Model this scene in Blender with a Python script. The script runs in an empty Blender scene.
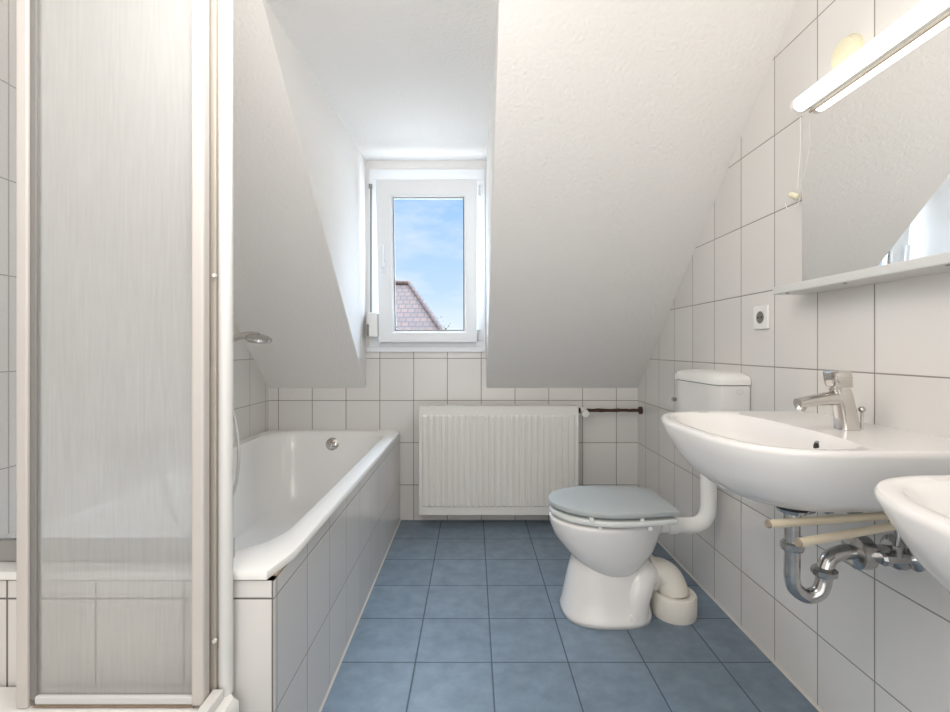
import bpy, bmesh, math, random
from mathutils import Vector, Matrix
random.seed(4)
C = bpy.context.scene.collection
S = bpy.context.scene
PI = math.pi

# ------------------------------------------------------------------ camera
# camera at the origin of X/Y, looking along +Y, eye 1.028 m above the floor
EYE = 1.028
cam_d = bpy.data.cameras.new('camera'); cam = bpy.data.objects.new('camera', cam_d); C.objects.link(cam)
cam.location = (0, 0, EYE); cam.rotation_euler = (PI/2, 0, 0)
cam_d.sensor_fit = 'HORIZONTAL'; cam_d.sensor_width = 36; cam_d.lens = 478/950*36
cam_d.shift_x = 2/950; cam_d.shift_y = -8/950; cam_d.clip_start = 0.01
S.camera = cam
# ------------------------------------------------------------------ view
S.view_settings.view_transform = 'Standard'; S.view_settings.look = 'None'
S.view_settings.gamma = 1; S.view_settings.exposure = 0.12
# ------------------------------------------------------------------ sky
W = bpy.data.worlds.new('sky'); S.world = W; W.use_nodes = True
nt = W.node_tree; N = nt.nodes; L = nt.links; N.clear()
out = N.new('ShaderNodeOutputWorld'); bg = N.new('ShaderNodeBackground')
tc = N.new('ShaderNodeTexCoord'); sep = N.new('ShaderNodeSeparateXYZ'); L.new(tc.outputs['Generated'], sep.inputs[0])
rmp = N.new('ShaderNodeValToRGB'); L.new(sep.outputs['Z'], rmp.inputs[0])
e = rmp.color_ramp.elements
e[0].position = 0.02; e[0].color = (.86, .93, 1.0, 1)
e[1].position = 0.12; e[1].color = (.55, .74, .97, 1)
k = e.new(.30); k.color = (.36, .60, .94, 1)
k = e.new(.50); k.color = (.55, .75, 1.0, 1)
mp = N.new('ShaderNodeMapping'); L.new(tc.outputs['Generated'], mp.inputs[0]); mp.inputs['Scale'].default_value = (5, 5, 13); mp.inputs['Rotation'].default_value = (0, .55, 0)
noi = N.new('ShaderNodeTexNoise'); L.new(mp.outputs[0], noi.inputs['Vector']); noi.inputs['Scale'].default_value = 1.1; noi.inputs['Detail'].default_value = 6; noi.inputs['Roughness'].default_value = .6
cr = N.new('ShaderNodeValToRGB'); L.new(noi.outputs[0], cr.inputs[0])
cr.color_ramp.elements[0].position = .42; cr.color_ramp.elements[1].position = .75
cr.color_ramp.elements[1].color = (.75, .75, .75, 1)
mx = N.new('ShaderNodeMix'); mx.data_type = 'RGBA'; L.new(cr.outputs[0], mx.inputs[0]); L.new(rmp.outputs[0], mx.inputs[6]); mx.inputs[7].default_value = (.93, .96, 1, 1)
L.new(mx.outputs[2], bg.inputs[0])
st = N.new('ShaderNodeMapRange'); L.new(sep.outputs['Z'], st.inputs[0])
st.inputs['From Min'].default_value = .33; st.inputs['From Max'].default_value = .6; st.inputs['To Min'].default_value = 1.0; st.inputs['To Max'].default_value = 20.0
gr = N.new('ShaderNodeMapRange'); L.new(sep.outputs['Z'], gr.inputs[0])   # added glow below the horizon, unseen, brightens the dormer
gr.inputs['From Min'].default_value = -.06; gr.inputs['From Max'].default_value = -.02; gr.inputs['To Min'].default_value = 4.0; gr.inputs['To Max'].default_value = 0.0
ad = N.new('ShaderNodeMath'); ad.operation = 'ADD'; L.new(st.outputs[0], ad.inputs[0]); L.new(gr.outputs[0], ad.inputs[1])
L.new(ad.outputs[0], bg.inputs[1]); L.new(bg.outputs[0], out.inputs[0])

# ------------------------------------------------------------------ lights
def area(name, loc, rot, size, sizey, power, col):
    d = bpy.data.lights.new(name, 'AREA'); d.shape = 'RECTANGLE'; d.size = size; d.size_y = sizey; d.energy = power; d.color = col
    o = bpy.data.objects.new(name, d); o.location = loc; o.rotation_euler = rot; C.objects.link(o); return o
d = bpy.data.lights.new('unseen_fill_light', 'POINT'); d.energy = 27; d.shadow_soft_size = .32; d.color = (1, .965, .93)  # added fill light out of view, no fixture, evens out the room
o = bpy.data.objects.new('unseen_fill_light', d); o.location = (-.34, .60, 1.80); C.objects.link(o)
area('rear_fill_light', (-.1, -.85, 1.05), (math.radians(92), 0, 0), 1.6, 1.8, 15, (1, .98, .96))  # added fill panel behind the camera; the front wall is closed

# ------------------------------------------------------------------ materials
def srgb(r, g, b):
    f = lambda c: (c/255/12.92) if c/255 <= .04045 else ((c/255+.055)/1.055)**2.4
    return (f(r), f(g), f(b), 1)
def mat(name, col, rough=.5, metal=0, coat=0, noise=0, nscale=20, bump=0, bscale=80, spec=.5, emit=None, estr=0):
    m = bpy.data.materials.new(name); m.use_nodes = True
    n = m.node_tree.nodes; l = m.node_tree.links; p = n['Principled BSDF']
    p.inputs['Base Color'].default_value = col; p.inputs['Roughness'].default_value = rough
    p.inputs['Metallic'].default_value = metal; p.inputs['Coat Weight'].default_value = coat
    p.inputs['Specular IOR Level'].default_value = spec
    t = n.new('ShaderNodeTexCoord')
    if noise:
        z = n.new('ShaderNodeTexNoise'); z.inputs['Scale'].default_value = nscale; z.inputs['Detail'].default_value = 5
        l.new(t.outputs['Object'], z.inputs['Vector'])
        x = n.new('ShaderNodeMix'); x.data_type = 'RGBA'; x.inputs[6].default_value = [c*(1-noise) for c in col[:3]]+[1]; x.inputs[7].default_value = [min(1, c*(1+noise)) for c in col[:3]]+[1]
        l.new(z.outputs[0], x.inputs[0]); l.new(x.outputs[2], p.inputs['Base Color'])
    if bump:
        z = n.new('ShaderNodeTexNoise'); z.inputs['Scale'].default_value = bscale; z.inputs['Detail'].default_value = 4
        l.new(t.outputs['Object'], z.inputs['Vector'])
        b = n.new('ShaderNodeBump'); b.inputs['Strength'].default_value = bump; b.inputs['Distance'].default_value = .004
        l.new(z.outputs[0], b.inputs['Height']); l.new(b.outputs[0], p.inputs['Normal'])
    if emit:
        p.inputs['Emission Color'].default_value = emit; p.inputs['Emission Strength'].default_value = estr
    return m
def tile_mat(name, ua, u0, up, va, v0, vp, col, grout, gw=.003, rough=.18, var=.03, mottle=0, mscale=9, bump=.35):
    m = bpy.data.materials.new(name); m.use_nodes = True
    n = m.node_tree.nodes; l = m.node_tree.links; p = n['Principled BSDF']
    t = n.new('ShaderNodeTexCoord'); s = n.new('ShaderNodeSeparateXYZ'); l.new(t.outputs['Object'], s.inputs[0])
    def M(op, a, b=None):
        q = n.new('ShaderNodeMath'); q.operation = op
        for i, v in enumerate((a, b)):
            if v is None: continue
            if isinstance(v, (int, float)): q.inputs[i].default_value = v
            else: l.new(v, q.inputs[i])
        return q.outputs[0]
    def dist(ax, o, pch):
        u = M('DIVIDE', M('SUBTRACT', s.outputs[ax], o), pch)
        cell = M('FLOOR', u); f = M('SUBTRACT', u, cell)
        return M('MULTIPLY', M('MINIMUM', f, M('SUBTRACT', 1.0, f)), pch), cell
    du, cu = dist(ua, u0, up); dv, cv = dist(va, v0, vp)
    d = M('MINIMUM', du, dv)
    mr = n.new('ShaderNodeMapRange'); l.new(d, mr.inputs[0]); mr.inputs['From Min'].default_value = gw*.38; mr.inputs['From Max'].default_value = gw*.62
    fac = mr.outputs[0]
    cmb = n.new('ShaderNodeCombineXYZ'); l.new(cu, cmb.inputs[0]); l.new(cv, cmb.inputs[1])
    wn = n.new('ShaderNodeTexWhiteNoise'); l.new(cmb.outputs[0], wn.inputs['Vector'])
    x1 = n.new('ShaderNodeMix'); x1.data_type = 'RGBA'; l.new(wn.outputs['Value'], x1.inputs[0])
    x1.inputs[6].default_value = [c*(1-var) for c in col[:3]]+[1]; x1.inputs[7].default_value = [min(1, c*(1+var)) for c in col[:3]]+[1]
    base = x1.outputs[2]
    if mottle:
        z = n.new('ShaderNodeTexNoise'); z.inputs['Scale'].default_value = mscale; z.inputs['Detail'].default_value = 8; z.inputs['Roughness'].default_value = .65
        l.new(t.outputs['Object'], z.inputs['Vector'])
        r = n.new('ShaderNodeMapRange'); l.new(z.outputs[0], r.inputs[0]); r.inputs['From Min'].default_value = .3; r.inputs['From Max'].default_value = .7
        r.inputs['To Min'].default_value = 1-mottle; r.inputs['To Max'].default_value = 1+mottle
        vm = n.new('ShaderNodeVectorMath'); vm.operation = 'SCALE'; l.new(base, vm.inputs[0]); l.new(r.outputs[0], vm.inputs['Scale']); base = vm.outputs[0]
    x2 = n.new('ShaderNodeMix'); x2.data_type = 'RGBA'; l.new(fac, x2.inputs[0]); x2.inputs[6].default_value = grout; l.new(base, x2.inputs[7])
    l.new(x2.outputs[2], p.inputs['Base Color'])
    rr = n.new('ShaderNodeMapRange'); l.new(fac, rr.inputs[0]); rr.inputs['To Min'].default_value = .8; rr.inputs['To Max'].default_value = rough; l.new(rr.outputs[0], p.inputs['Roughness'])
    mb = n.new('ShaderNodeMapRange'); l.new(d, mb.inputs[0]); mb.inputs['From Min'].default_value = gw*.3; mb.inputs['From Max'].default_value = gw*1.3
    b = n.new('ShaderNodeBump'); b.inputs['Strength'].default_value = bump; b.inputs['Distance'].default_value = .002
    l.new(mb.outputs[0], b.inputs['Height']); l.new(b.outputs[0], p.inputs['Normal'])
    return m
TILE = srgb(224, 221, 217); GROUT = srgb(140, 135, 130)
X, Y, Z = 'X', 'Y', 'Z'
m_tb = tile_mat('white_wall_tiles_back', X, -.557, .202, Z, .714, .252, TILE, GROUT, .0042)
m_tr = tile_mat('white_wall_tiles_side', Y, 1.172, .1944, Z, .714, .252, TILE, GROUT, .0034)
m_tl = tile_mat('white_wall_tiles_left', Y, 2.619, .1944, Z, .714, .252, TILE, GROUT, .0034)
m_ta = tile_mat('white_tiles_bath_front', Y, 1.256, .1944, Z, .480, .252, TILE, GROUT, .003)
m_te = tile_mat('white_tiles_bath_end', X, -.632, .1935, Z, .480, .252, TILE, srgb(112, 105, 99), .0042)
m_fl = tile_mat('blue_floor_tiles', X, .0615, .250, Y, 1.5635, .2528, srgb(117, 133, 147), srgb(76, 88, 102), .0045, rough=.42, var=.05, mottle=.2, mscale=14, bump=.25)
m_pl = mat('woodchip_plaster', srgb(236, 233, 229), .85, bump=.8, bscale=75)
m_pw = mat('white_paint', srgb(236, 235, 233), .6, bump=.08, bscale=30)
m_cer = mat('white_ceramic', srgb(236, 233, 230), .14)
m_ena = mat('white_enamel', srgb(238, 237, 234), .14)
m_sea = mat('grey_seat_plastic', srgb(176, 182, 182), .3)
m_seat2 = mat('white_seat_plastic', srgb(225, 227, 224), .25)
m_pvc = mat('window_plastic', srgb(240, 242, 244), .3)
m_chr = mat('chrome', (.62, .59, .56, 1), .10, 1)
m_chr2 = mat('worn_chrome', (.52, .51, .50, 1), .18, 1, noise=.3, nscale=60)
m_blk = mat('black_rubber', (.02, .018, .016, 1), .5)
m_alu = mat('silver_profile', srgb(196, 192, 187), .38, .25)
m_alw = mat('white_profile', srgb(222, 221, 218), .25)
m_rail = mat('grey_rail', srgb(158, 156, 152), .4, .2)
m_shelf = mat('grey_white_shelf', srgb(208, 208, 206), .3)
m_post = mat('shaded_beige_profile', srgb(172, 165, 154), .45, .1)  # beige darkened so the post channel looks shaded
m_stile = mat('pinkish_profile', srgb(200, 194, 189), .4)
m_ald = mat('grey_seal', srgb(128, 126, 122), .6)
m_grime_shade = mat('brown_grime_shade', srgb(140, 122, 104), .7, noise=.3, nscale=60)  # grime on the shower seals; also the painted shade under the bath rim
m_rad = mat('radiator_enamel', srgb(232, 230, 224), .3)
m_rust = mat('rusty_pipe', srgb(70, 48, 38), .8, noise=.6, nscale=60, bump=.6, bscale=120)
m_cream = mat('cream_plastic', srgb(232, 224, 205), .35)
m_yel = mat('yellowed_plastic', srgb(232, 226, 196), .4)
m_drn = mat('off_white_plastic', srgb(226, 221, 211), .4)
m_bar = mat('cream_bar', srgb(222, 209, 184), .3)
m_bare = mat('grey_bar_cap', srgb(150, 138, 122), .4)
m_wht = mat('white_plastic', srgb(238, 237, 233), .35)
m_sil = mat('silicone', srgb(205, 200, 192), .5)
m_tube = mat('lit_diffuser', (1, 1, 1, 1), .4, emit=(1, .95, .84, 1), estr=2.6)
m_mir = mat('mirror_silver', (.92, .92, .91, 1), .0, 1)
m_roof = None

def glass_mat(name, transp, tint, rough, scatter, ribs=0, gloss=.12):
    """thin sheet: straight-through part, scattering part and a reflecting part"""
    m = bpy.data.materials.new(name); m.use_nodes = True
    n = m.node_tree.nodes; l = m.node_tree.links; n.clear()
    o = n.new('ShaderNodeOutputMaterial'); tr = n.new('ShaderNodeBsdfTransparent'); tr.inputs[0].default_value = tint
    gl = n.new('ShaderNodeBsdfGlossy'); gl.inputs['Roughness'].default_value = rough
    fr = n.new('ShaderNodeFresnel'); fr.inputs[0].default_value = 1.01 if not scatter else 1.25
    sc = tr
    if scatter:
        df = n.new('ShaderNodeBsdfDiffuse'); df.inputs[0].default_value = srgb(244, 243, 240)
        tl = n.new('ShaderNodeBsdfTranslucent'); tl.inputs[0].default_value = srgb(250, 250, 248)
        a = n.new('ShaderNodeMixShader'); a.inputs[0].default_value = .55; l.new(df.outputs[0], a.inputs[1]); l.new(tl.outputs[0], a.inputs[2])
        b = n.new('ShaderNodeMixShader'); b.inputs[0].default_value = scatter; l.new(tr.outputs[0], b.inputs[1]); l.new(a.outputs[0], b.inputs[2])
        t = n.new('ShaderNodeTexCoord'); mpp = n.new('ShaderNodeMapping'); mpp.inputs['Scale'].default_value = (160, 1, 9); l.new(t.outputs['Object'], mpp.inputs[0])
        z = n.new('ShaderNodeTexNoise'); z.inputs['Scale'].default_value = 1; z.inputs['Detail'].default_value = 3; l.new(mpp.outputs[0], z.inputs['Vector'])
        r = n.new('ShaderNodeMapRange'); l.new(z.outputs[0], r.inputs[0]); r.inputs['To Min'].default_value = scatter-ribs; r.inputs['To Max'].default_value = scatter+ribs; l.new(r.outputs[0], b.inputs[0])
        bp = n.new('ShaderNodeBump'); bp.inputs['Strength'].default_value = .2 if ribs else 0; bp.inputs['Distance'].default_value = .002; l.new(z.outputs[0], bp.inputs['Height'])
        l.new(bp.outputs[0], df.inputs['Normal']); l.new(bp.outputs[0], gl.inputs['Normal'])
        sc = b
    f = n.new('ShaderNodeMixShader'); l.new(fr.outputs[0], f.inputs[0]); l.new(sc.outputs[0], f.inputs[1]); l.new(gl.outputs[0], f.inputs[2])
    l.new(f.outputs[0], o.inputs[0]); return m
m_glass = glass_mat('window_glass', 1, (.985, .99, .99, 1), 0, 0)
m_screen = glass_mat('clear_screen_glass', 1, (.99, .99, .99, 1), .02, .16, 0)
m_frost = glass_mat('ribbed_door_glass', .4, (.97, .97, .97, 1), .3, .34, .05)

# ------------------------------------------------------------------ helpers
def obj(name, bm, m, parent=None, smooth=False, bevel=0, seg=2, sub=0, auto=True):
    me = bpy.data.meshes.new(name); bmesh.ops.recalc_face_normals(bm, faces=bm.faces); bm.to_mesh(me); bm.free()
    if isinstance(m, (list, tuple)):
        for q in m: me.materials.append(q)
    else: me.materials.append(m)
    o = bpy.data.objects.new(name, me); C.objects.link(o)
    if parent: o.parent = parent; o.matrix_parent_inverse = Matrix.Translation(-parent.location)
    if bevel:
        b = o.modifiers.new('bevel', 'BEVEL'); b.width = bevel; b.segments = seg; b.limit_method = 'ANGLE'; b.angle_limit = math.radians(40)
    if sub:
        q = o.modifiers.new('sub', 'SUBSURF'); q.levels = sub; q.render_levels = sub
    if smooth:
        for f in me.polygons: f.use_smooth = True
        if smooth != 'all': me.set_sharp_from_angle(angle=math.radians(38))
    return o
def tag(o, label, cat, group=None):
    o['label'] = label; o['category'] = cat
    if group: o['group'] = group
    return o
def thing(name, label, cat, loc, group=None):
    o = bpy.data.objects.new(name, None); o.empty_display_size = .05; C.objects.link(o); o.location = loc
    return tag(o, label, cat, group)
def struct(name, bm, m, **k):
    o = obj(name, bm, m, **k); o['kind'] = 'structure'; return o
def box(bm, x0, x1, y0, y1, z0, z1):
    v = [bm.verts.new((x, y, z)) for z in (z0, z1) for x, y in ((x0, y0), (x1, y0), (x1, y1), (x0, y1))]
    fs = [(3, 2, 1, 0), (4, 5, 6, 7), (0, 1, 5, 4), (1, 2, 6, 5), (2, 3, 7, 6), (3, 0, 4, 7)]
    return [bm.faces.new([v[i] for i in f]) for f in fs]
def B(*a):
    bm = bmesh.new(); box(bm, *a); return bm
def poly(bm, pts): return bm.faces.new([bm.verts.new(p) for p in pts])
def prism(bm, pts, off):
    """solid from a planar outline and an offset vector"""
    a = [bm.verts.new(p) for p in pts]; b = [bm.verts.new(Vector(p)+Vector(off)) for p in pts]; n = len(pts)
    bm.faces.new(a); bm.faces.new(b[::-1])
    for i in range(n): bm.faces.new((a[i], a[(i+1) % n], b[(i+1) % n], b[i]))
def loft(bm, rings, cap0=True, cap1=True, closed=True):
    vs = [[bm.verts.new(p) for p in r] for r in rings]; n = len(vs[0])
    for i in range(len(vs)-1):
        for j in range(n if closed else n-1):
            bm.faces.new((vs[i][j], vs[i][(j+1) % n], vs[i+1][(j+1) % n], vs[i+1][j]))
    if cap0: bm.faces.new(vs[0][::-1])
    if cap1: bm.faces.new(vs[-1])
    return vs
def tube(bm, pts, r, seg=16, caps=True):
    """tube along a polyline; r a number or one per point"""
    P = [Vector(p) for p in pts]; R = r if isinstance(r, (list, tuple)) else [r]*len(P)
    rings = []; up = None
    for i, p in enumerate(P):
        t = (P[min(i+1, len(P)-1)]-P[max(i-1, 0)]).normalized()
        if up is None:
            up = Vector((0, 0, 1)) if abs(t.z) < .9 else Vector((1, 0, 0))
        a = (up - t*up.dot(t)).normalized(); b = t.cross(a); up = a
        rings.append([p+(a*math.cos(2*PI*k/seg)+b*math.sin(2*PI*k/seg))*R[i] for k in range(seg)])
    loft(bm, rings, caps, caps)
def spline(pts, n=8):
    P = [Vector(p) for p in pts]; P = [P[0]*2-P[1]]+P+[P[-1]*2-P[-2]]; o = []
    for i in range(1, len(P)-2):
        for k in range(n):
            t = k/n; a, b, c, d = P[i-1:i+3]
            o.append(.5*((2*b)+(c-a)*t+(2*a-5*b+4*c-d)*t*t+(3*b-a-3*c+d)*t**3))
    o.append(P[-2]); return o
def cyl(bm, p0, p1, r0, r1=None, seg=24): tube(bm, [p0, p1], [r0, r0 if r1 is None else r1], seg)
def revolve(bm, prof, c, axis='Z', seg=32, sx=1, sy=1):
    """profile of (radius, height) about an axis through c"""
    rings = []
    for r, h in prof:
        rg = []
        for k in range(seg):
            a = 2*PI*k/seg; u, v = r*math.cos(a)*sx, r*math.sin(a)*sy
            q = {'Z': (u, v, h), 'X': (h, u, v), 'Y': (u, h, v)}[axis]
            rg.append(Vector(c)+Vector(q))
        rings.append(rg)
    loft(bm, rings)
def ring(inside, c, h, n=64, rmax=3.0, ang0=0):
    o = []
    for k in range(n):
        a = 2*PI*k/n+ang0; dx, dy = math.cos(a), math.sin(a); lo, hi = 0, rmax
        for _ in range(26):
            m = (lo+hi)/2
            if inside(c[0]+dx*m, c[1]+dy*m): lo = m
            else: hi = m
        o.append((c[0]+dx*lo, c[1]+dy*lo, h))
    return o

# ------------------------------------------------------------------ room measures
XL, XR, YB, YF = -1.222, .9845, 2.857, -.9
SL = .92; H0 = .789                       # roof slope and its foot on the back wall
DL, DR = -.640, .080                       # dormer cheeks
HC = 2.42                                   # flat ceiling
slope = lambda y: H0+SL*(YB-y)
YC = YB-(HC-H0)/SL                          # slope meets the flat ceiling
dc = lambda y: 2.148-.036*(YB-y)            # dormer ceiling
YD = (H0+SL*YB-2.148+.036*YB)/(SL+.036)     # dormer ceiling meets the slope
WZ0, WZ1, WX0, WX1 = 1.004, 2.030, -.622, .072  # window opening
T = .12
bm = bmesh.new(); box(bm, XL-T, XR+T, YF-T, YB+T, -.1, 0); struct('floor', bm, m_fl)
# back wall with tiled knee wall, and the plastered piece round the window
bm = bmesh.new(); box(bm, XL-T, XR+T, YB, YB+T, 0, H0); box(bm, DL, DR, YB, YB+T, H0, WZ0)
struct('wall_back', bm, m_tb)
bm = bmesh.new()
box(bm, DL-.02, WX0, YB, YB+T, WZ0, 2.2); box(bm, WX1, DR+.02, YB, YB+T, WZ0, 2.2); box(bm, WX0, WX1, YB, YB+T, WZ1, 2.2)
struct('wall_dormer', bm, m_pl)
def side(x0, x1, name, m=None):
    bm = bmesh.new(); prism(bm, [(x0, YF-T, 0), (x0, YB+T, 0), (x0, YB+T, H0), (x0, YB, H0), (x0, YC, HC), (x0, YF-T, HC)], (x1-x0, 0, 0)); struct(name, bm, m or m_tr)
side(XR, XR+T, 'wall_right'); side(XL, XL-T, 'wall_left', m_tl)
struct('wall_front', B(XL, XR, YF-T, YF, 0, HC), m_pw)
struct('ceiling', B(XL-T, XR+T, YF-T, YC, HC, HC+T), m_pl)
def slab(x0, x1, ya, yb):
    bm = bmesh.new(); prism(bm, [(x0, ya, slope(ya)), (x0, yb, slope(yb)), (x0, yb+.001, slope(yb)+T*1.3), (x0, ya+.0, slope(ya)+T*1.3)], (x1-x0, 0, 0)); return bm
b1 = slab(XL-T, DL-.0015, YC, YB); struct('ceiling_slope_left', b1, m_pl)
b2 = slab(DR+.0015, XR+T, YC, YB); struct('ceiling_slope_right', b2, m_pl)
b3 = slab(DL, DR, YC, YD); struct('ceiling_slope_middle', b3, m_pl)
bm = bmesh.new(); prism(bm, [(DL-T, YD, dc(YD)), (DL-T, YB+T, dc(YB+T)), (DL-T, YB+T, dc(YB+T)+T), (DL-T, YD, dc(YD)+T)], (DR-DL+2*T, 0, 0)); struct('ceiling_dormer', bm, m_pl)
for nm, xa, xb in (('left', DL, DL-.05), ('right', DR, DR+.05)):
    bm = bmesh.new(); prism(bm, [(xa, YD, dc(YD)+.004), (xa, YB+.02, dc(YB)+.004), (xa, YB+.02, H0+.004), (xa, YB, H0+.004)], (xb-xa, 0, 0)); struct('wall_dormer_'+nm, bm, m_pl)
# silicone joints along the floor
bm = bmesh.new(); prism(bm, [(XR, 0.02, 0), (XR-.006, .02, 0), (XR, .02, .007)], (0, YB-.02, 0)); struct('trim_1', bm, m_sil)
bm = bmesh.new(); prism(bm, [(-.4345, 1.046, 0), (-.4290, 1.046, 0), (-.4345, 1.046, .006)], (0, YB-1.046, 0)); struct('trim_2', bm, m_sil)

# ------------------------------------------------------------------ window
win = thing('window_1', 'white plastic window tilted open in the dormer above the radiator', 'window', (-.275, YB, WZ0)); win['kind'] = 'structure'
def frame(bm, x0, x1, z0, z1, w, y0, y1, wb=None):
    wb = wb or w
    box(bm, x0, x0+w, y0, y1, z0, z1); box(bm, x1-w, x1, y0, y1, z0, z1)
    box(bm, x0+w, x1-w, y0, y1, z0, z0+wb); box(bm, x0+w, x1-w, y0, y1, z1-w, z1)
bm = bmesh.new(); frame(bm, WX0+.002, WX1-.002, WZ0+.03, WZ1, .058, YB-.012, YB+.06)
obj('window_frame', bm, m_pvc, win, bevel=.004)
obj('window_sill', B(WX0-.01, WX1+.004, YB-.02, YB+.06, WZ0, WZ0+.03), m_pvc, win, bevel=.004)
obj('shutter_box_cover', B(WX0+.002, WX1-.002, YB-.008, YB, WZ1, WZ1+.065), m_pvc, win, bevel=.003)
# sash hinged at its foot, top leaning into the room
SX0, SX1, SZ0, SZ1 = -.548, .022, 1.068, 1.990
TILT = math.radians(6.2); piv = Vector((0, YB-.012, SZ0))
def tilt(bm):
    bmesh.ops.rotate(bm, verts=bm.verts, cent=piv, matrix=Matrix.Rotation(TILT, 3, 'X')); return bm
gx0, gx1, gz0, gz1 = -.455, -.052, 1.135, 1.890
bm = bmesh.new()
rq = lambda a, b, c, d, y: [bm.verts.new(p) for p in ((a, y, c), (b, y, c), (b, y, d), (a, y, d))]
qs = [rq(SX0, SX1, SZ0, SZ1, YB-.070), rq(gx0-.012, gx1+.012, gz0-.012, gz1+.012, YB-.070), rq(gx0, gx1, gz0, gz1, YB-.056), rq(gx0, gx1, gz0, gz1, YB-.014), rq(SX0, SX1, SZ0, SZ1, YB-.014)]
for i in range(5):
    for j in range(4): bm.faces.new((qs[i][j], qs[i][(j+1) % 4], qs[(i+1) % 5][(j+1) % 4], qs[(i+1) % 5][j]))
sash = obj('sash', tilt(bm), m_pvc, win, bevel=.004)
bm = bmesh.new(); frame(bm, gx0, gx1, gz0, gz1, .004, YB-.058, YB-.05); obj('glazing_seal', tilt(bm), m_ald, win)
obj('window_pane', tilt(B(gx0-.004, gx1+.004, YB-.046, YB-.040, gz0-.004, gz1+.004)), m_glass, win)
bm = bmesh.new(); box(bm, -.525, -.500, YB-.078, YB-.0705, 1.47, 1.545); box(bm, -.522, -.504, YB-.11, YB-.078, 1.50, 1.52); box(bm, -.522, -.504, YB-.115, YB-.10, 1.50, 1.62)
obj('window_handle', tilt(bm), m_pvc, win, bevel=.003)
for zz in (1.075, 1.93):
    bm = bmesh.new(); cyl(bm, (.034, YB-.03, zz), (.034, YB-.03, zz+.06), .009); obj('hinge', bm, m_alw, win, smooth=True)
# shutter belt
sb = thing('shutter_belt', 'grey roller shutter belt with cream winder box left of the window', 'shutter belt', (-.604, YB-.02, 1.08))
obj('strap', B(-.612, -.602, YB-.0165, YB-.0135, 1.19, 1.985), m_ald, sb)
bm = bmesh.new(); box(bm, -.618, -.553, YB-.085, YB-.013, 1.09, 1.235); obj('winder_box', bm, m_wht, sb, bevel=.012, seg=3)
obj('winder_slot', B(-.617, -.603, YB-.0865, YB-.0845, 1.075+.02, 1.165), m_ald, sb)
bm = bmesh.new(); box(bm, -.618, -.598, YB-.030, YB-.013, 1.975, 2.0); obj('strap_guide', bm, m_ald, sb, bevel=.003)

# ------------------------------------------------------------------ outside
ho = thing('house_roof', 'neighbouring house with brown pantiled roof seen through the window', 'house', (-4, 15, -5))
def roof_mat():
    m = bpy.data.materials.new('brown_pantiles'); m.use_nodes = True
    n = m.node_tree.nodes; l = m.node_tree.links; p = n['Principled BSDF']; p.inputs['Roughness'].default_value = .85
    t = n.new('ShaderNodeTexCoord'); mpg = n.new('ShaderNodeMapping'); l.new(t.outputs['Object'], mpg.inputs[0]); mpg.inputs['Rotation'].default_value = (0, 0, 0)
    s = n.new('ShaderNodeSeparateXYZ'); l.new(mpg.outputs[0], s.inputs[0]); c = n.new('ShaderNodeCombineXYZ'); l.new(s.outputs[0], c.inputs[0]); l.new(s.outputs[2], c.inputs[1])
    b = n.new('ShaderNodeTexBrick'); l.new(c.outputs[0], b.inputs['Vector']); b.inputs['Scale'].default_value = 1; b.inputs['Brick Width'].default_value = .21; b.inputs['Row Height'].default_value = .15
    b.inputs['Mortar Size'].default_value = .022; b.inputs['Mortar Smooth'].default_value = .6
    b.inputs['Color1'].default_value = srgb(66, 42, 31); b.inputs['Color2'].default_value = srgb(52, 33, 25); b.inputs['Mortar'].default_value = srgb(28, 18, 14)
    l.new(b.outputs[0], p.inputs['Base Color']); return m
m_roof = roof_mat()
m_render = mat('house_render', srgb(225, 220, 208), .9, noise=.05)
bm = bmesh.new()
r0, r1 = (-7, 16, 3.17), (-2.14, 16, 3.17); e0, e1, e2, e3 = (-9, 13, .97), (-.49, 13, .97), (-.49, 19, .97), (-9, 19, .97)
vs = [bm.verts.new(p) for p in (r0, r1, e0, e1, e2, e3)]
for f in ((2, 3, 1, 0), (3, 4, 1), (4, 5, 0, 1), (5, 2, 0), (2, 5, 4, 3)): bm.faces.new([vs[i] for i in f])
obj('tiled_roof', bm, m_roof, ho)
bm = bmesh.new(); tube(bm, [(-7, 16, 3.2), (-2.14, 16, 3.2), (-.49, 13, 1.0)], .09, 10); obj('ridge_tiles', bm, m_roof, ho)
obj('house_wall', B(-8.6, -.9, 13.4, 18.6, -5, .96), m_render, ho)
tr = thing('tree', 'small green tree top beside the brown roof outside', 'tree', (-1.36, 19, -5))
m_leaf = mat('leaves', srgb(60, 66, 44), .9, noise=.4, nscale=8); m_bark = mat('bark', srgb(90, 75, 60), .9)
bm = bmesh.new()
for i in range(700):
    d = Vector((random.gauss(0, .25), random.gauss(0, .25), random.gauss(0, .28))); s = .06
    c = Vector((-1.36, 19, 1.32))+d; a = Vector((random.uniform(-1, 1), random.uniform(-1, 1), random.uniform(-1, 1))).normalized(); b = a.orthogonal().normalized()
    poly(bm, [c-a*s, c+b*s*.5, c+a*s, c-b*s*.5])
obj('foliage', bm, m_leaf, tr)
bm = bmesh.new(); cyl(bm, (-1.36, 19, -5), (-1.36, 19, 1.3), .12, .04, 10); obj('trunk', bm, m_bark, tr)

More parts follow.
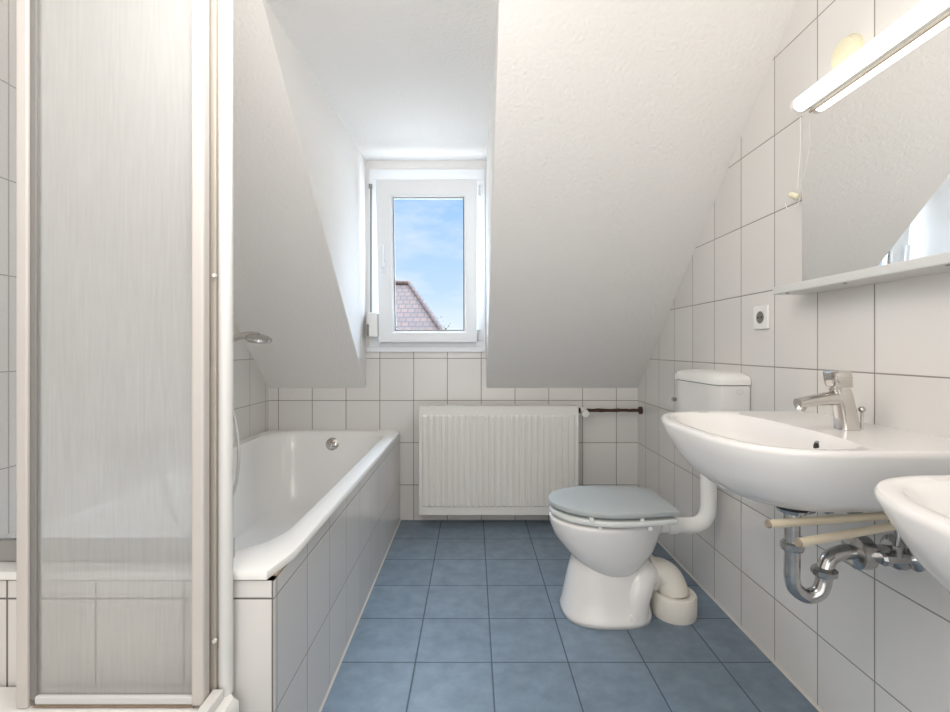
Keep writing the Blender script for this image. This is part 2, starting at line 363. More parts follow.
# ------------------------------------------------------------------ bathtub
tub = thing('bathtub', 'white enamelled bathtub set into a tiled surround along the left wall', 'bathtub', (-.83, 1.96, 0))
TX0, TX1, TY0, TY1, TH = XL+.001, -.428, 1.041, YB-.001, .540
cx, cy = (TX0+TX1)/2, (TY0+TY1)/2
def rect_in(x0, x1, y0, y1, r):
    def f(x, y):
        dx = max(x0+r-x, x-(x1-r), 0); dy = max(y0+r-y, y-(y1-r), 0)
        return x0 <= x <= x1 and y0 <= y <= y1 and dx*dx+dy*dy <= r*r+1e-12
    return f
rg = []; N_ = 96
def tr_(x0, x1, y0, y1, r, h): rg.append(ring(rect_in(x0, x1, y0, y1, r), (-.83, 1.96), h, N_))
tr_(TX0, TX1, TY0, TY1, .014, TH-.017)
tr_(TX0, TX1, TY0, TY1, .020, TH-.006)
tr_(TX0, TX1-.003, TY0+.003, TY1, .020, TH-.001)
tr_(TX0, TX1-.008, TY0+.008, TY1, .020, TH)
tr_(TX0+.05, TX1-.060, TY0+.085, TY1-.055, .17, TH)
tr_(TX0+.055, TX1-.066, TY0+.092, TY1-.061, .17, TH-.004)
tr_(TX0+.062, TX1-.072, TY0+.10, TY1-.069, .17, TH-.02)
tr_(TX0+.072, TX1-.084, TY0+.13, TY1-.095, .17, TH-.10)
tr_(TX0+.085, TX1-.098, TY0+.18, TY1-.13, .17, TH-.22)
tr_(TX0+.105, TX1-.115, TY0+.25, TY1-.17, .17, TH-.34)
tr_(TX0+.13, TX1-.14, TY0+.32, TY1-.21, .15, TH-.39)
tr_(TX0+.18, TX1-.19, TY0+.42, TY1-.27, .12, TH-.41)
tr_(TX0+.3, TX1-.3, TY0+.6, TY1-.5, .06, TH-.418)
bm = bmesh.new(); loft(bm, rg, cap0=False, cap1=True); obj('basin', bm, m_ena, tub, smooth=True)
bm = bmesh.new(); box(bm, TX0, -.4355, 1.0455, 1.12, 0, TH-.021)
obj('end_panel', bm, m_te, tub)
obj('side_panel', B(-.4825, -.4350, 1.046, YB-.001, 0, TH-.021), m_ta, tub)
bm = bmesh.new(); box(bm, TX0, -.4360, 1.0465, 1.06, TH-.021, TH-.017); box(bm, -.45, -.4360, 1.0465, YB-.001, TH-.021, TH-.017); obj('rim_joint_shade', bm, m_grime_shade, tub)  # grimy joint, its brown standing in for the shadow gap under the rim
bm = bmesh.new(); revolve(bm, [(.037, 0), (.037, -.008), (.030, -.014), (.010, -.016)], (0, 0, 0), 'Y', 28)
for k in range(3):
    a = k*2*PI/3+.5; cyl(bm, (.0, -.017, 0), (.024*math.cos(a), -.017, .024*math.sin(a)), .005, .004, 8)
bmesh.ops.rotate(bm, verts=bm.verts, cent=(0, 0, 0), matrix=Matrix.Rotation(-.25, 3, 'X')); bmesh.ops.translate(bm, verts=bm.verts, vec=(-.815, 2.775, .470))
obj('overflow_knob', bm, m_chr, tub, smooth=True)

# glass screen standing on the foot end of the bath
sc = thing('bath_screen', 'clear glass screen in a grey rail on the near rim of the bathtub', 'bath screen', (-.9, 1.105, TH))
obj('bottom_rail', B(XL+.001, -.553, 1.090, 1.112, TH+.001, TH+.048), m_rail, sc, bevel=.003)
obj('glass_pane', B(XL+.004, -.555, 1.098, 1.103, TH+.048, 1.95), m_screen, sc)
obj('top_rail', B(XL+.001, -.553, 1.09, 1.112, 1.95, 1.98), m_alu, sc, bevel=.003)

# ------------------------------------------------------------------ shower tray and enclosure
TRH = .292
tray = thing('shower_tray', 'raised white shower tray on a tiled plinth in front of the bathtub end', 'shower tray', (-.85, .65, 0))
rg = []; c_ = (-.86, .65)
def ty(x0, x1, y0, y1, r, h): rg.append(ring(rect_in(x0, x1, y0, y1, r), c_, h, 72))
ax0, ax1, ay0, ay1 = XL+.001, -.496, .27, 1.040
ty(ax0, ax1, ay0, ay1, .03, TRH-.05); ty(ax0, ax1, ay0, ay1, .03, TRH-.012); ty(ax0+.003, ax1-.008, ay0+.008, ay1-.002, .03, TRH)
ty(ax0+.06, ax1-.075, ay0+.075, ay1-.09, .08, TRH-.002); ty(ax0+.07, ax1-.085, ay0+.085, ay1-.10, .08, TRH-.02)
ty(ax0+.10, ax1-.11, ay0+.11, ay1-.13, .08, TRH-.13); ty(ax0+.14, ax1-.15, ay0+.15, ay1-.16, .06, TRH-.145)
bm = bmesh.new(); loft(bm, rg, cap0=False); obj('tray_basin', bm, m_ena, tray, smooth=True)
bm = bmesh.new(); px0, px1, py0, py1, pt = ax0+.001, ax1-.012, ay0+.012, ay1-.001, TRH-.045
box(bm, px0, px1, py0, py0+.04, 0, pt); box(bm, px0, px1, py1-.04, py1, 0, pt); box(bm, px1-.04, px1, py0+.04, py1-.04, 0, pt)
obj('plinth', bm, m_te, tray)
bm = bmesh.new(); revolve(bm, [(.04, 0), (.04, .006), (.03, .008)], (-.86, .65, TRH-.147), 'Z', 24); obj('drain', bm, m_chr, tray, smooth=True)

en = thing('shower_enclosure', 'shower enclosure with ribbed glass leaf and round white corner post', 'shower enclosure', (-.74, 1.0, TRH))
TOP = 1.93
bm = bmesh.new(); tube(bm, [(-.5285, 1.022, TRH), (-.5285, 1.022, TOP)], .0145, 24); obj('corner_post', bm, m_alw, en, smooth=True)
obj('post_channel', B(-.570, -.5405, 1.004, 1.030, TRH, TOP), m_post, en, bevel=.002)
for zz in (.415, 1.18):
    bm = bmesh.new(); cyl(bm, (-.541, 1.004, zz), (-.541, .998, zz), .004, seg=12); obj('screw', bm, m_alw, en, smooth=True)
door = obj('door_leaf', B(-.574, -.548, .972, .998, TRH+.006, TOP-.02), m_stile, en, bevel=.005)
obj('leaf_stile', B(-.932, -.909, .974, .998, TRH, TOP-.02), m_stile, en, bevel=.003)
obj('leaf_seal', B(-.909, -.896, .980, .994, TRH+.012, TOP-.02), m_ald, en, bevel=.002)
obj('leaf_glass', B(-.898, -.573, .985, .989, TRH+.022, TOP-.03), m_frost, en)
obj('bottom_rail', B(-.898, -.573, .978, .996, TRH+.005, TRH+.022), m_shelf, en, bevel=.003)
obj('rail_seal', B(-.90, -.573, .977, .999, TRH+.0005, TRH+.005), m_grime_shade, en)
obj('top_rail', B(XL+.002, -.515, .97, 1.04, TOP, TOP+.045), m_alw, en, bevel=.004)
bm = bmesh.new(); box(bm, -.545, -.522, .30, 1.003, TRH, TRH+.022); obj('side_track', bm, m_alw, en, bevel=.004)
obj('track_seal', B(-.5505, -.545, .30, 1.0, TRH, TRH+.012), m_grime_shade, en)
obj('side_top_rail', B(-.55, -.515, .30, .97, TOP, TOP+.045), m_alw, en, bevel=.004)

# ------------------------------------------------------------------ hand shower
hs = thing('hand_shower', 'chrome hand shower with hose hanging over the bathtub', 'hand shower', (XL, 2.2, 1.0))
bm = bmesh.new(); cyl(bm, (XL+.002, 2.2, .985), (XL+.05, 2.2, .985), .024); cyl(bm, (XL+.045, 2.2, .96), (XL+.045, 2.2, 1.01), .02); obj('wall_bracket', bm, m_chr, hs, smooth=True)
bm = bmesh.new(); pp = spline([(XL+.045, 2.2, .93), (XL+.05, 2.2, .98), (XL+.085, 2.2, 1.045), (XL+.14, 2.2, 1.078), (XL+.19, 2.2, 1.088), (XL+.235, 2.2, 1.083)], 6)
tube(bm, pp, [.011+.006*(i/len(pp)) for i in range(len(pp))], 16); obj('handle', bm, m_chr, hs, smooth=True)
bm = bmesh.new(); revolve(bm, [(.02, .016), (.042, .010), (.056, 0), (.058, -.010), (.052, -.018), (.03, -.021)], (0, 0, 0), 'Z', 32)
bmesh.ops.rotate(bm, verts=bm.verts, cent=(0, 0, 0), matrix=Matrix.Rotation(.16, 3, 'Y')); bmesh.ops.rotate(bm, verts=bm.verts, cent=(0, 0, 0), matrix=Matrix.Rotation(.12, 3, 'X')); bmesh.ops.translate(bm, verts=bm.verts, vec=(-.985, 2.2, 1.075))
obj('spray_head', bm, m_chr2, hs, smooth=True)
bm = bmesh.new(); tube(bm, spline([(XL+.045, 2.2, .935), (XL+.07, 2.19, .90), (XL+.125, 2.15, .80), (XL+.183, 2.1, .68), (XL+.212, 2.06, .56), (XL+.212, 2.03, .44), (XL+.185, 1.98, .33), (XL+.15, 1.9, .28), (XL+.13, 1.8, .33), (XL+.10, 1.75, .5), (XL+.05, 1.75, .66)], 8), .0065, 10)
obj('hose', bm, m_alu, hs, smooth=True)
bm = bmesh.new(); box(bm, XL+.002, XL+.06, 1.62, 1.88, .66, .71); obj('mixer_tap', bm, m_chr, hs, bevel=.015, seg=3)

# ------------------------------------------------------------------ radiator
rd = thing('radiator', 'white ribbed panel radiator under the window', 'radiator', (.15, 2.80, .07))
RX0, RX1, RY, RZ0, RZ1 = -.307, .600, 2.727, .072, .690
n = 25; wp = (RX1-RX0-.03)/n; bm = bmesh.new(); zlev = [RZ0, RZ0+.02, RZ0+.045, RZ0+.055, RZ1-.055, RZ1-.045, RZ1-.02, RZ1]
prof = []
x = RX0
prof.append((x, 0));  prof.append((x+.015, 0))
for i in range(n):
    a = RX0+.015+i*wp
    prof += [(a+wp*.06, 0), (a+wp*.24, 1), (a+wp*.76, 1), (a+wp*.94, 0)]
prof += [(RX1-.015, 0), (RX1, 0)]
dep = [0, 0, 0, 1, 1, 0, 0, 0]
grid = [[bm.verts.new((px, RY+.008-(.0 if not q else .008*d)+0*d - 0, z)) for px, q in prof] for z, d in zip(zlev, dep)]
for i in range(len(grid)-1):
    for j in range(len(prof)-1): bm.faces.new((grid[i][j], grid[i][j+1], grid[i+1][j+1], grid[i+1][j]))
box(bm, RX0+.001, RX1-.001, RY+.010, RY+.012, RZ0+.001, RZ1-.001)
obj('front_panel', bm, m_rad, rd)
obj('rear_panel', B(RX0+.01, RX1-.01, RY+.062, RY+.072, RZ0+.01, RZ1-.01), m_rad, rd, bevel=.003)
obj('side_cover', B(RX0-.003, RX0+.001, RY+.002, RY+.085, RZ0, RZ1+.006), m_rad, rd, bevel=.0015)
obj('side_cover', B(RX1-.001, RX1+.003, RY+.002, RY+.085, RZ0, RZ1+.006), m_rad, rd, bevel=.0015)
bm = bmesh.new()
box(bm, RX0, RX1, RY+.004, RY+.012, RZ1, RZ1+.006); box(bm, RX0, RX1, RY+.076, RY+.084, RZ1, RZ1+.006)
for i in range(90):
    a = RX0+.01+i*(RX1-RX0-.025)/89; box(bm, a, a+.005, RY+.012, RY+.076, RZ1, RZ1+.005)
for i in range(8):
    a = RX0+.04+i*.118; box(bm, a, a+.012, RY+.012, RY+.076, RZ1+.001, RZ1+.006)
obj('top_grille', bm, m_rad, rd)
for a in (RX0+.1, RX1-.13): obj('wall_bracket', B(a, a+.03, RY+.072, YB-.001, .12, .64), m_rad, rd)
pv = thing('heating_pipe', 'rusty brown heating pipe with valve running from radiator to right wall', 'pipe', (.8, 2.77, .66))
PZ = .664
bm = bmesh.new(); pts = [(.655+.33*t/14, 2.79, PZ+random.uniform(-.0015, .0015)) for t in range(15)]
tube(bm, pts, [.0095+random.uniform(-.001, .0015) for _ in pts], 14); obj('pipe_run', bm, m_rust, pv, smooth=True)
bm = bmesh.new(); cyl(bm, (XR-.014, 2.79, PZ), (XR, 2.79, PZ), .022); obj('wall_flange', bm, m_rust, pv, smooth=True)
bm = bmesh.new(); cyl(bm, (.604, 2.79, PZ), (.63, 2.79, PZ), .016, seg=6); obj('union_nut', bm, m_rust, pv)
bm = bmesh.new(); cyl(bm, (.626, 2.79, PZ), (.66, 2.79, PZ), .018); cyl(bm, (.643, 2.79, PZ), (.643, 2.725, PZ-.012), .017, .021); obj('valve', bm, m_wht, pv, smooth=True)

# ------------------------------------------------------------------ toilet
CY = 1.882
to = thing('toilet', 'white floor-standing toilet with grey lid closed, beside the radiator', 'toilet', (.5, CY, 0))
def seat_out(x0, x1, w, tail, h, n=40):
    """egg-shaped outline: round nose at x0, narrower back at x1"""
    L_ = x1-x0; u = [.5*(1-math.cos(PI*.5*i/(n*.6)))*1.0 for i in range(int(n*.6)+1)]   # 0..0.5
    f = []
    for q in u: f.append((q, w*math.sqrt(max(0, 1-(1-q/.5)**2))))
    for i in range(1, int(n*.4)+1):
        q = .5+.5*i/int(n*.4); f.append((q, w-(w-tail)*((q-.5)/.5)**1.8))
    return [(x0+q*L_, CY-y, h) for q, y in f]+[(x0+q*L_, CY+y, h) for q, y in f[::-1][:-1]]
def slab_egg(x0, x1, w, tail, z0, z1, r=.006):
    bm = bmesh.new()
    loft(bm, [seat_out(x0+r, x1-r, w-r, tail-r, z0), seat_out(x0+r*.3, x1-r*.3, w-r*.3, tail-r*.3, z0+r*.35), seat_out(x0, x1, w, tail, z0+r), seat_out(x0, x1, w, tail, z1-r), seat_out(x0+r*.3, x1-r*.3, w-r*.3, tail-r*.3, z1-r*.35), seat_out(x0+r, x1-r, w-r, tail-r, z1), seat_out(x0+.05, x1-.05, w-.05, tail-.05, z1+.0015)])
    return bm
obj('lid', slab_egg(.298, .752, .180, .143, .4165, .438, .006), [m_sea], to, smooth=True)
obj('seat', slab_egg(.302, .745, .178, .143, .384, .407, .007), m_seat2, to, smooth=True)
for s in (-1, 1):
    for xx in (.42, .60): obj('buffer', B(xx, xx+.014, CY+s*.162-.008, CY+s*.162+.008, .406, .4175), m_wht, to); obj('buffer', B(xx+.03, xx+.044, CY+s*.156-.008, CY+s*.156+.008, .372, .3845), m_wht, to)
for s in (-1, 1):
    bm = bmesh.new(); cyl(bm, (.752, CY+s*.085-.02, .412), (.752, CY+s*.085+.02, .412), .014); obj('hinge', bm, m_wht, to, smooth=True)
def bring(x0, x1, b, h, ex=2.4, n=48, taper=0):
    c = (x0+x1)/2; a = (x1-x0)/2; o = []
    for k in range(n):
        t = 2*PI*k/n; ct, stt = math.cos(t), math.sin(t)
        xx = math.copysign(abs(ct)**(2/ex), ct); yy = math.copysign(abs(stt)**(2/ex), stt)
        o.append((c+a*xx, CY+b*yy*(1-taper*(xx+1)/2), h))
    return o
bm = bmesh.new()
loft(bm, [bring(.500, .580, .075, .150), bring(.470, .615, .092, .162), bring(.430, .645, .112, .188), bring(.388, .672, .130, .222), bring(.352, .700, .148, .262, taper=.06), bring(.320, .722, .162, .302, 2.1, taper=.1), bring(.306, .736, .172, .340, 2.1, taper=.12),
          bring(.303, .742, .175, .362, 2.15, taper=.12), bring(.303, .744, .175, .370, 2.15, taper=.12), bring(.309, .740, .170, .3755, 2.15, taper=.12)])
obj('bowl', bm, m_cer, to, smooth='all')
bm = bmesh.new()
loft(bm, [bring(.346, .690, .140, 0, 2.6), bring(.346, .690, .140, .018, 2.6), bring(.352, .686, .131, .03, 2.6), bring(.360, .680, .120, .08, 2.5), bring(.372, .672, .107, .14, 2.4), bring(.386, .668, .097, .20, 2.3), bring(.40, .66, .09, .25, 2.3)])
obj('pedestal', bm, m_cer, to, smooth='all')
bm = bmesh.new(); tube(bm, spline([(.605, CY-.072, .004), (.608, CY-.070, .06), (.622, CY-.064, .11), (.645, CY-.045, .148), (.670, CY-.02, .155)], 6), .056, 24); obj('trapway', bm, m_cer, to, smooth='all')
bm = bmesh.new(); tube(bm, spline([(.55, CY, .28), (.60, CY-.02, .20), (.635, CY-.02, .155), (.66, CY-.01, .145), (.690, CY, .145)], 6), [.06]*20+[.058]*5, 24)
obj('outlet', bm, m_cer, to, smooth=True)
bm = bmesh.new(); cyl(bm, (.70, CY, .33), (.772, CY, .33), .034, .030); obj('flush_inlet', bm, m_cer, to, smooth=True)
bm = bmesh.new(); cyl(bm, (.585, CY-.120, .034), (.585, CY-.139, .036), .011); obj('floor_bolt_cap', bm, m_wht, to, smooth=True)

dr = thing('drain_bend', 'off-white plastic drain elbow in a round floor collar behind the toilet', 'drain pipe', (.79, 1.862, 0))
bm = bmesh.new(); cyl(bm, (.690, CY, .145), (.708, CY, .145), .068); obj('cuff', bm, m_drn, dr, smooth=True)
bm = bmesh.new(); tube(bm, spline([(.70, CY, .145), (.732, CY, .143), (.760, CY-.008, .128), (.773, CY-.020, .10), (.777, 1.853, .07)], 6), .057, 24); obj('elbow', bm, m_drn, dr, smooth=True)
bm = bmesh.new(); revolve(bm, [(.080, 0), (.083, .01), (.083, .078), (.078, .086), (.064, .088), (.058, .08)], (.777, 1.850, 0), 'Z', 36); obj('floor_collar', bm, m_drn, dr, smooth=True)

# ------------------------------------------------------------------ cistern and flush pipe
ci = thing('cistern', 'white plastic toilet cistern hung on the right wall', 'cistern', (.92, CY, .62))
bm = bmesh.new()
def crr(x0, y0, y1, r, h): return ring(lambda x, y: rect_in(x0, XR+.2, y0, y1, r)(x, y) and x <= XR, (.93, CY), h, 48)
def cring(x0, y0, y1, r, h): return crr(x0, y0, y1, r, h)
loft(bm, [cring(.905, 1.74, 2.03, .03, .60), cring(.885, 1.71, 2.06, .03, .63), cring(.872, 1.697, 2.068, .035, .70), cring(.866, 1.692, 2.072, .035, .893)])
obj('tank', bm, m_cer, ci, smooth=True)
bm = bmesh.new(); loft(bm, [cring(.862, 1.688, 2.076, .035, .896), cring(.862, 1.688, 2.076, .035, .916), cring(.868, 1.694, 2.070, .035, .926), cring(.885, 1.72, 2.045, .03, .936), cring(.91, 1.76, 2.0, .02, .940)])
obj('cistern_lid', bm, m_wht, ci, smooth=True)
bm = bmesh.new(); cyl(bm, (.945, 1.6915, .872), (.945, 1.687, .872), .011); obj('side_emblem', bm, m_seat2, ci, smooth=True)
fp = thing('flush_pipe', 'white flush pipe curving from the cistern to the toilet', 'pipe', (.9, CY, .33))
bm = bmesh.new(); tube(bm, spline([(.9275, CY, .605), (.9275, CY, .50), (.9275, CY, .42), (.922, CY, .375), (.903, CY, .345), (.87, CY, .331), (.82, CY, .330), (.772, CY, .33)], 6), .030, 20); obj('pipe_bend', bm, m_wht, fp, smooth=True)
bm = bmesh.new(); cyl(bm, (.765, CY, .33), (.80, CY, .33), .034); obj('rubber_cone', bm, m_wht, fp, smooth=True)
sv = thing('stop_valve', 'small chrome stop valve on the wall at the cistern corner', 'valve', (XR, 2.22, .79))
bm = bmesh.new(); cyl(bm, (XR, 2.22, .79), (XR-.008, 2.22, .79), .022); cyl(bm, (XR-.006, 2.22, .79), (XR-.05, 2.22, .79), .009); obj('valve_body', bm, m_chr, sv, smooth=True)
bm = bmesh.new(); cyl(bm, (XR-.045, 2.22, .79), (XR-.060, 2.22, .79), .010, seg=8); obj('knob', bm, m_chr, sv, smooth=True)
bm = bmesh.new(); tube(bm, spline([(XR-.035, 2.21, .79), (XR-.035, 2.16, .80), (XR-.04, 2.1, .80), (XR-.04, 2.071, .80)], 5), .005, 8); obj('supply_pipe', bm, m_chr, sv, smooth=True)

# ------------------------------------------------------------------ washbasins
def make_basin(label, yc):
    t = thing('washbasin', label, 'washbasin', (XR, yc, .84), 'washbasins on the right wall')
    cc = (.66, yc)
    def outr(proj, hw, n_, h, wallx=XR):
        return ring(lambda x, y: x <= wallx and (max(0, (.72-x)/(proj-(XR-.72)))**n_+abs((y-yc)/hw)**n_) <= 1, cc, h, 144)
    def inn(x0, x1, hw, n_, h):
        c = (x0+x1)/2; a = (x1-x0)/2
        def f(x, y):
            u = (x-c)/a; v = abs(y-yc)/hw
            return abs(u)**(n_ if u < 0 else n_*1.8)+v**n_ <= 1
        return ring(f, (c, yc), h, 96)
    def inn2(x0, x1, hw, n_, h):   # same angles as the outer rings
        c = (x0+x1)/2; a = (x1-x0)/2
        return ring(lambda x, y: abs((x-c)/a)**(n_ if x < c else n_*2)+(abs(y-yc)/hw)**n_ <= 1, (.66, yc), h, 144)
    bm = bmesh.new()
    rs = [outr(.345, .07, 2.2, .680), outr(.365, .13, 2.2, .685), outr(.398, .185, 2.3, .699), outr(.435, .232, 2.4, .728), outr(.460, .262, 2.5, .762), outr(.477, .277, 2.7, .80), outr(.486, .285, 2.9, .828), outr(.486, .2855, 2.9, .835), outr(.483, .283, 2.9, .8395), outr(.477, .278, 2.9, .8405), outr(.471, .2725, 2.9, .8405),
          inn2(.524, .777, .250, 2.5, .8395), inn2(.528, .773, .246, 2.5, .836), inn2(.535, .768, .237, 2.5, .825), inn2(.550, .762, .220, 2.4, .795), inn2(.572, .752, .18, 2.3, .755), inn2(.595, .738, .13, 2.2, .722), inn2(.622, .715, .07, 2, .710), inn2(.64, .69, .025, 2, .706)]
    loft(bm, rs)
    obj('bowl', bm, m_cer, t, smooth=True)
    return t
BY = 1.142
wb = make_basin('white washbasin with chrome tap, hung on the tiled wall beside the toilet', BY)
def disc_on(x, y, z, r, ry, nx, m, name, par, d=.003):
    bm = bmesh.new(); revolve(bm, [(r, 0), (r, d), (r*.75, d*1.2)], (0, 0, 0), 'X', 24)
    bmesh.ops.rotate(bm, verts=bm.verts, cent=(0, 0, 0), matrix=Matrix.Rotation(ry, 3, 'Y')); bmesh.ops.rotate(bm, verts=bm.verts, cent=(0, 0, 0), matrix=Matrix.Rotation(PI, 3, 'Z'))
    bmesh.ops.translate(bm, verts=bm.verts, vec=(x, y, z)); return obj(name, bm, m, par, smooth=True)
ov = disc_on(.768, 1.062, .808, .014, 0, 0, m_chr2, 'overflow_ring', wb)
disc_on(.7645, 1.062, .808, .0095, 0, 0, m_blk, 'overflow_hole', wb, .002)
bm = bmesh.new(); revolve(bm, [(.03, 0), (.03, .004), (.012, .006)], (.665, BY, .706), 'Z', 24); obj('plug', bm, m_chr, wb, smooth=True)
wb2 = make_basin('white washbasin nearest the camera at the bottom right, only its rounded corner in view', BY-.717)

# mixer tap
FX, FY = .868, 1.108; FZ = .8405
fa = thing('basin_mixer_tap', 'chrome single-lever mixer tap standing on the washbasin', 'tap', (FX, FY, FZ))
def rr(x, y, z, hx, hy, r, n=32):
    return [(x+px, y+py, z) for px, py, _ in ring(rect_in(-hx, hx, -hy, hy, r), (0, 0), 0, n)]
bm = bmesh.new()
loft(bm, [rr(FX, FY, FZ, .023, .020, .011), rr(FX-.001, FY, FZ+.005, .022, .019, .011), rr(FX-.007, FY, FZ+.045, .0205, .018, .011), rr(FX-.014, FY, FZ+.080, .019, .0175, .010), rr(FX-.018, FY, FZ+.095, .018, .017, .010)])
obj('tap_body', bm, m_chr, fa, smooth=True)
bm = bmesh.new(); sp = [(FX-.012, FY, FZ+.072), (FX-.05, FY-.001, FZ+.070), (FX-.09, FY-.002, FZ+.065), (FX-.118, FY-.003, FZ+.060)]
rings = []
for i, (sx_, sy_, sz_) in enumerate(sp):
    hw = [.0165, .016, .015, .014][i]; hh = [.017, .015, .012, .010][i]
    rings.append([(sx_, sy_+hw*math.copysign(abs(math.cos(a))**.7, math.cos(a)), sz_+hh*math.copysign(abs(math.sin(a))**.7, math.sin(a))) for a in [2*PI*k/28 for k in range(28)]])
loft(bm, rings); obj('spout', bm, m_chr, fa, smooth=True)
bm = bmesh.new(); cyl(bm, (FX-.108, FY-.003, FZ+.054), (FX-.115, FY-.003, FZ+.043), .0105); obj('aerator', bm, m_chr2, fa, smooth=True)
bm = bmesh.new()
loft(bm, [rr(FX-.019, FY, FZ+.097, .0195, .0185, .007), rr(FX-.020, FY, FZ+.100, .021, .020, .007), rr(FX-.024, FY, FZ+.129, .0225, .021, .007), rr(FX-.025, FY, FZ+.134, .020, .019, .006)])
obj('lever', bm, m_chr, fa, smooth=True)
bm = bmesh.new(); cyl(bm, (FX-.028, FY-.006, FZ+.098), (FX-.036, FY-.010, FZ+.090), .010); obj('lever_stub', bm, m_chr2, fa, smooth=True)
bm = bmesh.new(); cyl(bm, (FX+.027, FY-.008, FZ), (FX+.027, FY-.008, FZ+.045), .0028, seg=10); revolve(bm, [(.003, -.006), (.0065, -.003), (.0075, .001), (.0065, .005), (.003, .008)], (FX+.027, FY-.008, FZ+.045), 'Z', 16); obj('popup_knob', bm, m_chr2, fa, smooth=True)

# trap below the basin
tp = thing('bottle_trap', 'chrome waste trap under the washbasin', 'drain trap', (.74, 1.10, .45)); tp.name = 'waste_trap'
DX, DY = .738, 1.105
bm = bmesh.new(); revolve(bm, [(.033, .012), (.033, -.006)], (DX, DY, .666), 'Z', 28); obj('gasket', bm, m_blk, tp, smooth=True)
bm = bmesh.new(); revolve(bm, [(.033, -.006), (.030, -.014), (.018, -.018), (.018, -.04)], (DX, DY, .664), 'Z', 28); obj('waste_flange', bm, m_chr2, tp, smooth=True)
bm = bmesh.new()
tube(bm, spline([(DX, DY, .665), (DX, DY, .60), (DX, DY, .53), (DX, DY, .495), (DX+.008, DY, .472), (DX+.034, DY, .455), (DX+.058, DY-.005, .466), (DX+.068, DY-.006, .49), (DX+.070, DY-.006, .51)], 8), .0165, 24)
obj('u_bend', bm, m_chr2, tp, smooth=True)
bm = bmesh.new(); revolve(bm, [(.0225, -.008), (.0245, -.004), (.0245, .008), (.020, .012)], (DX, DY, .57), 'Z', 12); obj('slip_nut', bm, m_chr2, tp)
bm = bmesh.new(); revolve(bm, [(.0225, -.008), (.0265, -.004), (.0265, .006), (.020, .012)], (DX+.070, DY-.006, .513), 'Z', 12); obj('slip_nut', bm, m_chr2, tp)
bm = bmesh.new(); tube(bm, spline([(DX+.070, DY-.006, .50), (DX+.072, DY-.006, .522), (DX+.085, DY-.004, .545), (DX+.115, DY-.001, .556), (DX+.15, DY, .557), (DX+.19, DY, .557), (XR, DY, .557)], 8), .0165, 24)
obj('outlet_bend', bm, m_chr2, tp, smooth=True)
bm = bmesh.new(); revolve(bm, [(.022, 0), (.038, .006), (.038, .034), (.032, .040), (.022, .044)], (XR-.11, DY, .557), 'X', 28); obj('clamp_nut', bm, m_chr2, tp, smooth=True)
bm = bmesh.new(); revolve(bm, [(.026, 0), (.038, .01), (.040, .022)], (XR-.0225, DY, .557), 'X', 28); obj('wall_rosette', bm, m_chr2, tp, smooth=True)
bm = bmesh.new(); cyl(bm, (DX, DY, .645), (DX+.045, DY+.02, .648), .009); cyl(bm, (DX+.04, DY+.02, .648), (DX+.062, DY+.025, .65), .014, seg=10); cyl(bm, (DX+.055, DY+.02, .648), (.905, FY, .648), .003, seg=8); cyl(bm, (.898, FY-.008, .63), (.898, FY-.008, .69), .003, seg=8); obj('popup_rod', bm, m_chr2, tp, smooth=True)

def angle_valve(y, z, label):
    t = thing('angle_valve', label, 'valve', (XR, y, z), 'angle valves under the basin')
    bm = bmesh.new(); revolve(bm, [(.027, 0), (.027, -.004), (.012, -.014), (.010, -.02)], (XR, y, z), 'X', 24); obj('rosette', bm, m_chr2, t, smooth=True)
    bm = bmesh.new(); cyl(bm, (XR-.01, y, z), (XR-.06, y, z), .010); cyl(bm, (XR-.042, y, z-.002), (XR-.042, y, z+.028), .010, seg=8); obj('valve_body', bm, m_chr2, t, smooth=True)
    bm = bmesh.new(); revolve(bm, [(.010, 0), (.016, -.004), (.016, -.016), (.012, -.022)], (XR-.058, y, z), 'X', 10); obj('valve_knob', bm, m_chr2, t)
    bm = bmesh.new(); tube(bm, spline([(XR-.042, y, z+.025), (XR-.042, y, z+.06), (XR-.06, y+(FY-y)*.3, z+.10), (FX+.02, FY+(y-FY)*.2, .70), (FX+.01, FY, .76)], 6), .005, 10); obj('supply_pipe', bm, m_chr2, t, smooth=True)
angle_valve(1.062, .560, 'chrome angle valve right of the waste trap, nearest the camera')
angle_valve(1.235, .615, 'chrome angle valve behind the waste trap, further from the camera')

# towel rail with two swivel arms
ta = thing('towel_rail', 'towel rail with two cream swivel arms under the washbasin', 'towel rail', (XR, .95, .66))
HZ = .660


bm = bmesh.new(); box(bm, XR-.012, XR, 1.010, 1.060, HZ-.045, HZ+.045); cyl(bm, (XR-.026, 1.035, HZ-.035), (XR-.026, 1.035, HZ+.035), .013); obj('pivot_bracket', bm, m_chr2, ta, bevel=.002)
for tip, dz in (((.603, .975), .009), ((.630, .925), -.009)):
    p0 = Vector((XR-.026, 1.035, HZ+dz)); p1 = Vector((tip[0], tip[1], HZ+dz)); d = (p1-p0).normalized()
    bm = bmesh.new(); cyl(bm, p0, p1, .0085, seg=20); arm = obj('arm', bm, m_bar, ta, smooth=True)
    bm = bmesh.new(); cyl(bm, p1, p1+d*.004, .0088, .007, seg=20); obj('end_cap', bm, m_bare, arm, smooth=True)
for o in list(bpy.data.objects):
    if o.name.startswith('end_cap'): o.matrix_parent_inverse = Matrix.Identity(4)

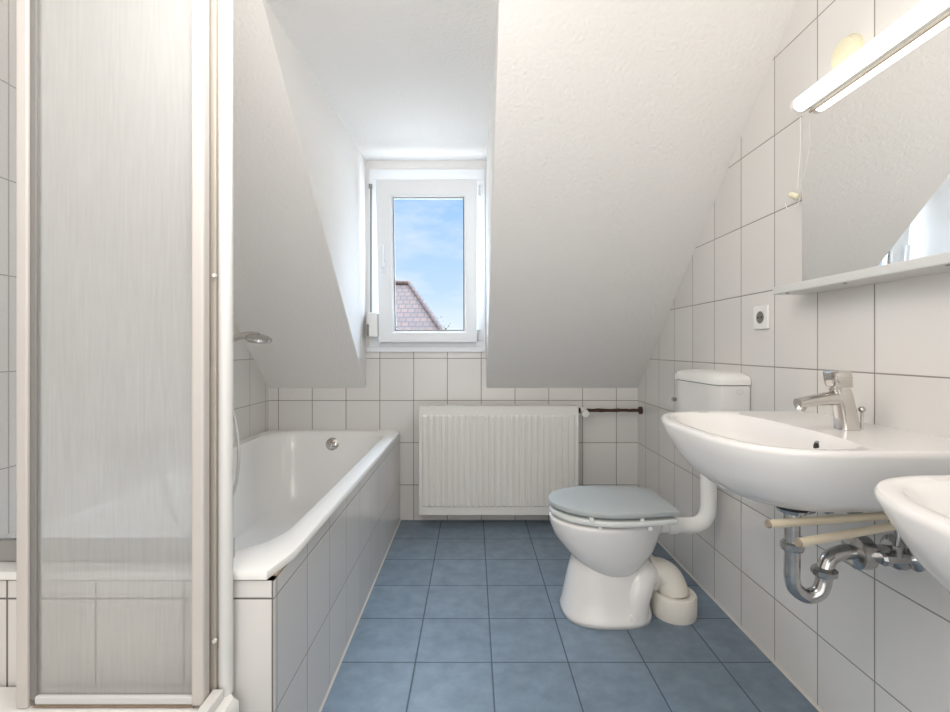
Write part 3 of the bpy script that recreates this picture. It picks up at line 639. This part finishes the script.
# ------------------------------------------------------------------ mirror, shelf, lamp
MX = .968
mi = thing('mirror', 'large frameless wall mirror above the washbasins', 'mirror', (XR, 1.0, 1.2))
obj('mirror_backing', B(MX+.004, XR, .10, 1.402, 1.212, 1.712), m_wht, mi)
obj('mirror_glass', B(MX, MX+.004, .095, 1.406, 1.209, 1.716), m_mir, mi)
sh = thing('mirror_shelf', 'narrow white shelf running along under the mirror', 'shelf', (XR, .9, 1.19))
bm = bmesh.new(); box(bm, .884, XR, .05, 1.412, 1.185, 1.2075); obj('shelf_board', bm, m_shelf, sh, bevel=.003)
for yy in (1.36, 1.15, .90, .955-.08):
    bm = bmesh.new(); cyl(bm, (.895, yy, 1.1848), (.895, yy, 1.183), .004, seg=12); obj('shelf_screw', bm, m_ald, sh, smooth=True)
la = thing('mirror_lamp', 'lit tube lamp over the top edge of the mirror', 'lamp', (XR, 1.0, 1.72))
LX, LZ = .940, 1.728
bm = bmesh.new(); box(bm, .952, XR, .62, 1.372, 1.7165, 1.745); obj('lamp_housing', bm, m_wht, la, bevel=.002)
obj('lamp_base_strip', B(.9655, .968, .62, 1.374, 1.704, 1.7085), m_bare, la)
bm = bmesh.new(); cyl(bm, (LX, .63, LZ), (LX, 1.372, LZ), .0205, seg=24); obj('light_tube', bm, m_tube, la, smooth=True)
bm = bmesh.new(); cyl(bm, (LX, 1.372, LZ), (LX, 1.386, LZ), .021); obj('end_cap', bm, m_wht, la, smooth=True)
bm = bmesh.new(); cyl(bm, (LX, .614, LZ), (LX, .63, LZ), .021); obj('end_cap', bm, m_wht, la, smooth=True)
jb = obj('junction_box_cover', (lambda b: (revolve(b, [(.045, 0), (.045, -.008), (.038, -.02), (.015, -.024)], (XR, 1.250, 1.797), 'X', 32), b)[1])(bmesh.new()), m_yel, smooth=True)
tag(jb, 'round yellowed junction box cover on the tiles above the lamp', 'junction box')
pc = thing('pull_cord', 'thin pull cord with pale yellow toggle beside the mirror edge', 'pull cord', (.955, 1.42, 1.48))
bm = bmesh.new(); tube(bm, spline([(.955, 1.395, 1.712), (.956, 1.397, 1.60), (.962, 1.42, 1.498)], 6), .0008, 8); obj('cord', bm, m_wht, pc, smooth=True)
bm = bmesh.new(); revolve(bm, [(.005, -.020), (.009, -.014), (.009, .012), (.004, .020)], (0, 0, 0), 'Z', 16)
bmesh.ops.rotate(bm, verts=bm.verts, cent=(0, 0, 0), matrix=Matrix.Rotation(-1.05, 3, 'X')); bmesh.ops.translate(bm, verts=bm.verts, vec=(.962, 1.435, 1.486)); obj('toggle', bm, m_yel, pc, smooth=True)
bm = bmesh.new(); tube(bm, [(.966, 1.445+.032*math.cos(a), 1.475-.028*math.sin(a)) for a in [PI*k/14 for k in range(15)]], .0011, 6); obj('cord_loop', bm, m_wht, pc, smooth=True)

# socket
so = thing('wall_socket', 'white power socket on the tiled right wall', 'socket', (XR, 1.624, 1.132))
obj('cover_plate', B(XR-.009, XR, 1.584, 1.664, 1.092, 1.172), m_wht, so, bevel=.003)
bm = bmesh.new(); revolve(bm, [(.021, -.0098), (.019, -.0092), (.018, -.0035)], (XR, 1.624, 1.132), 'X', 28); obj('socket_well', bm, m_ald, so, smooth=True)
bm = bmesh.new()
for s in (-1, 1): cyl(bm, (XR-.0112, 1.624+s*.0095, 1.132), (XR-.0098, 1.624+s*.0095, 1.132), .0028, seg=10)
obj('pin_holes', bm, m_blk, so)
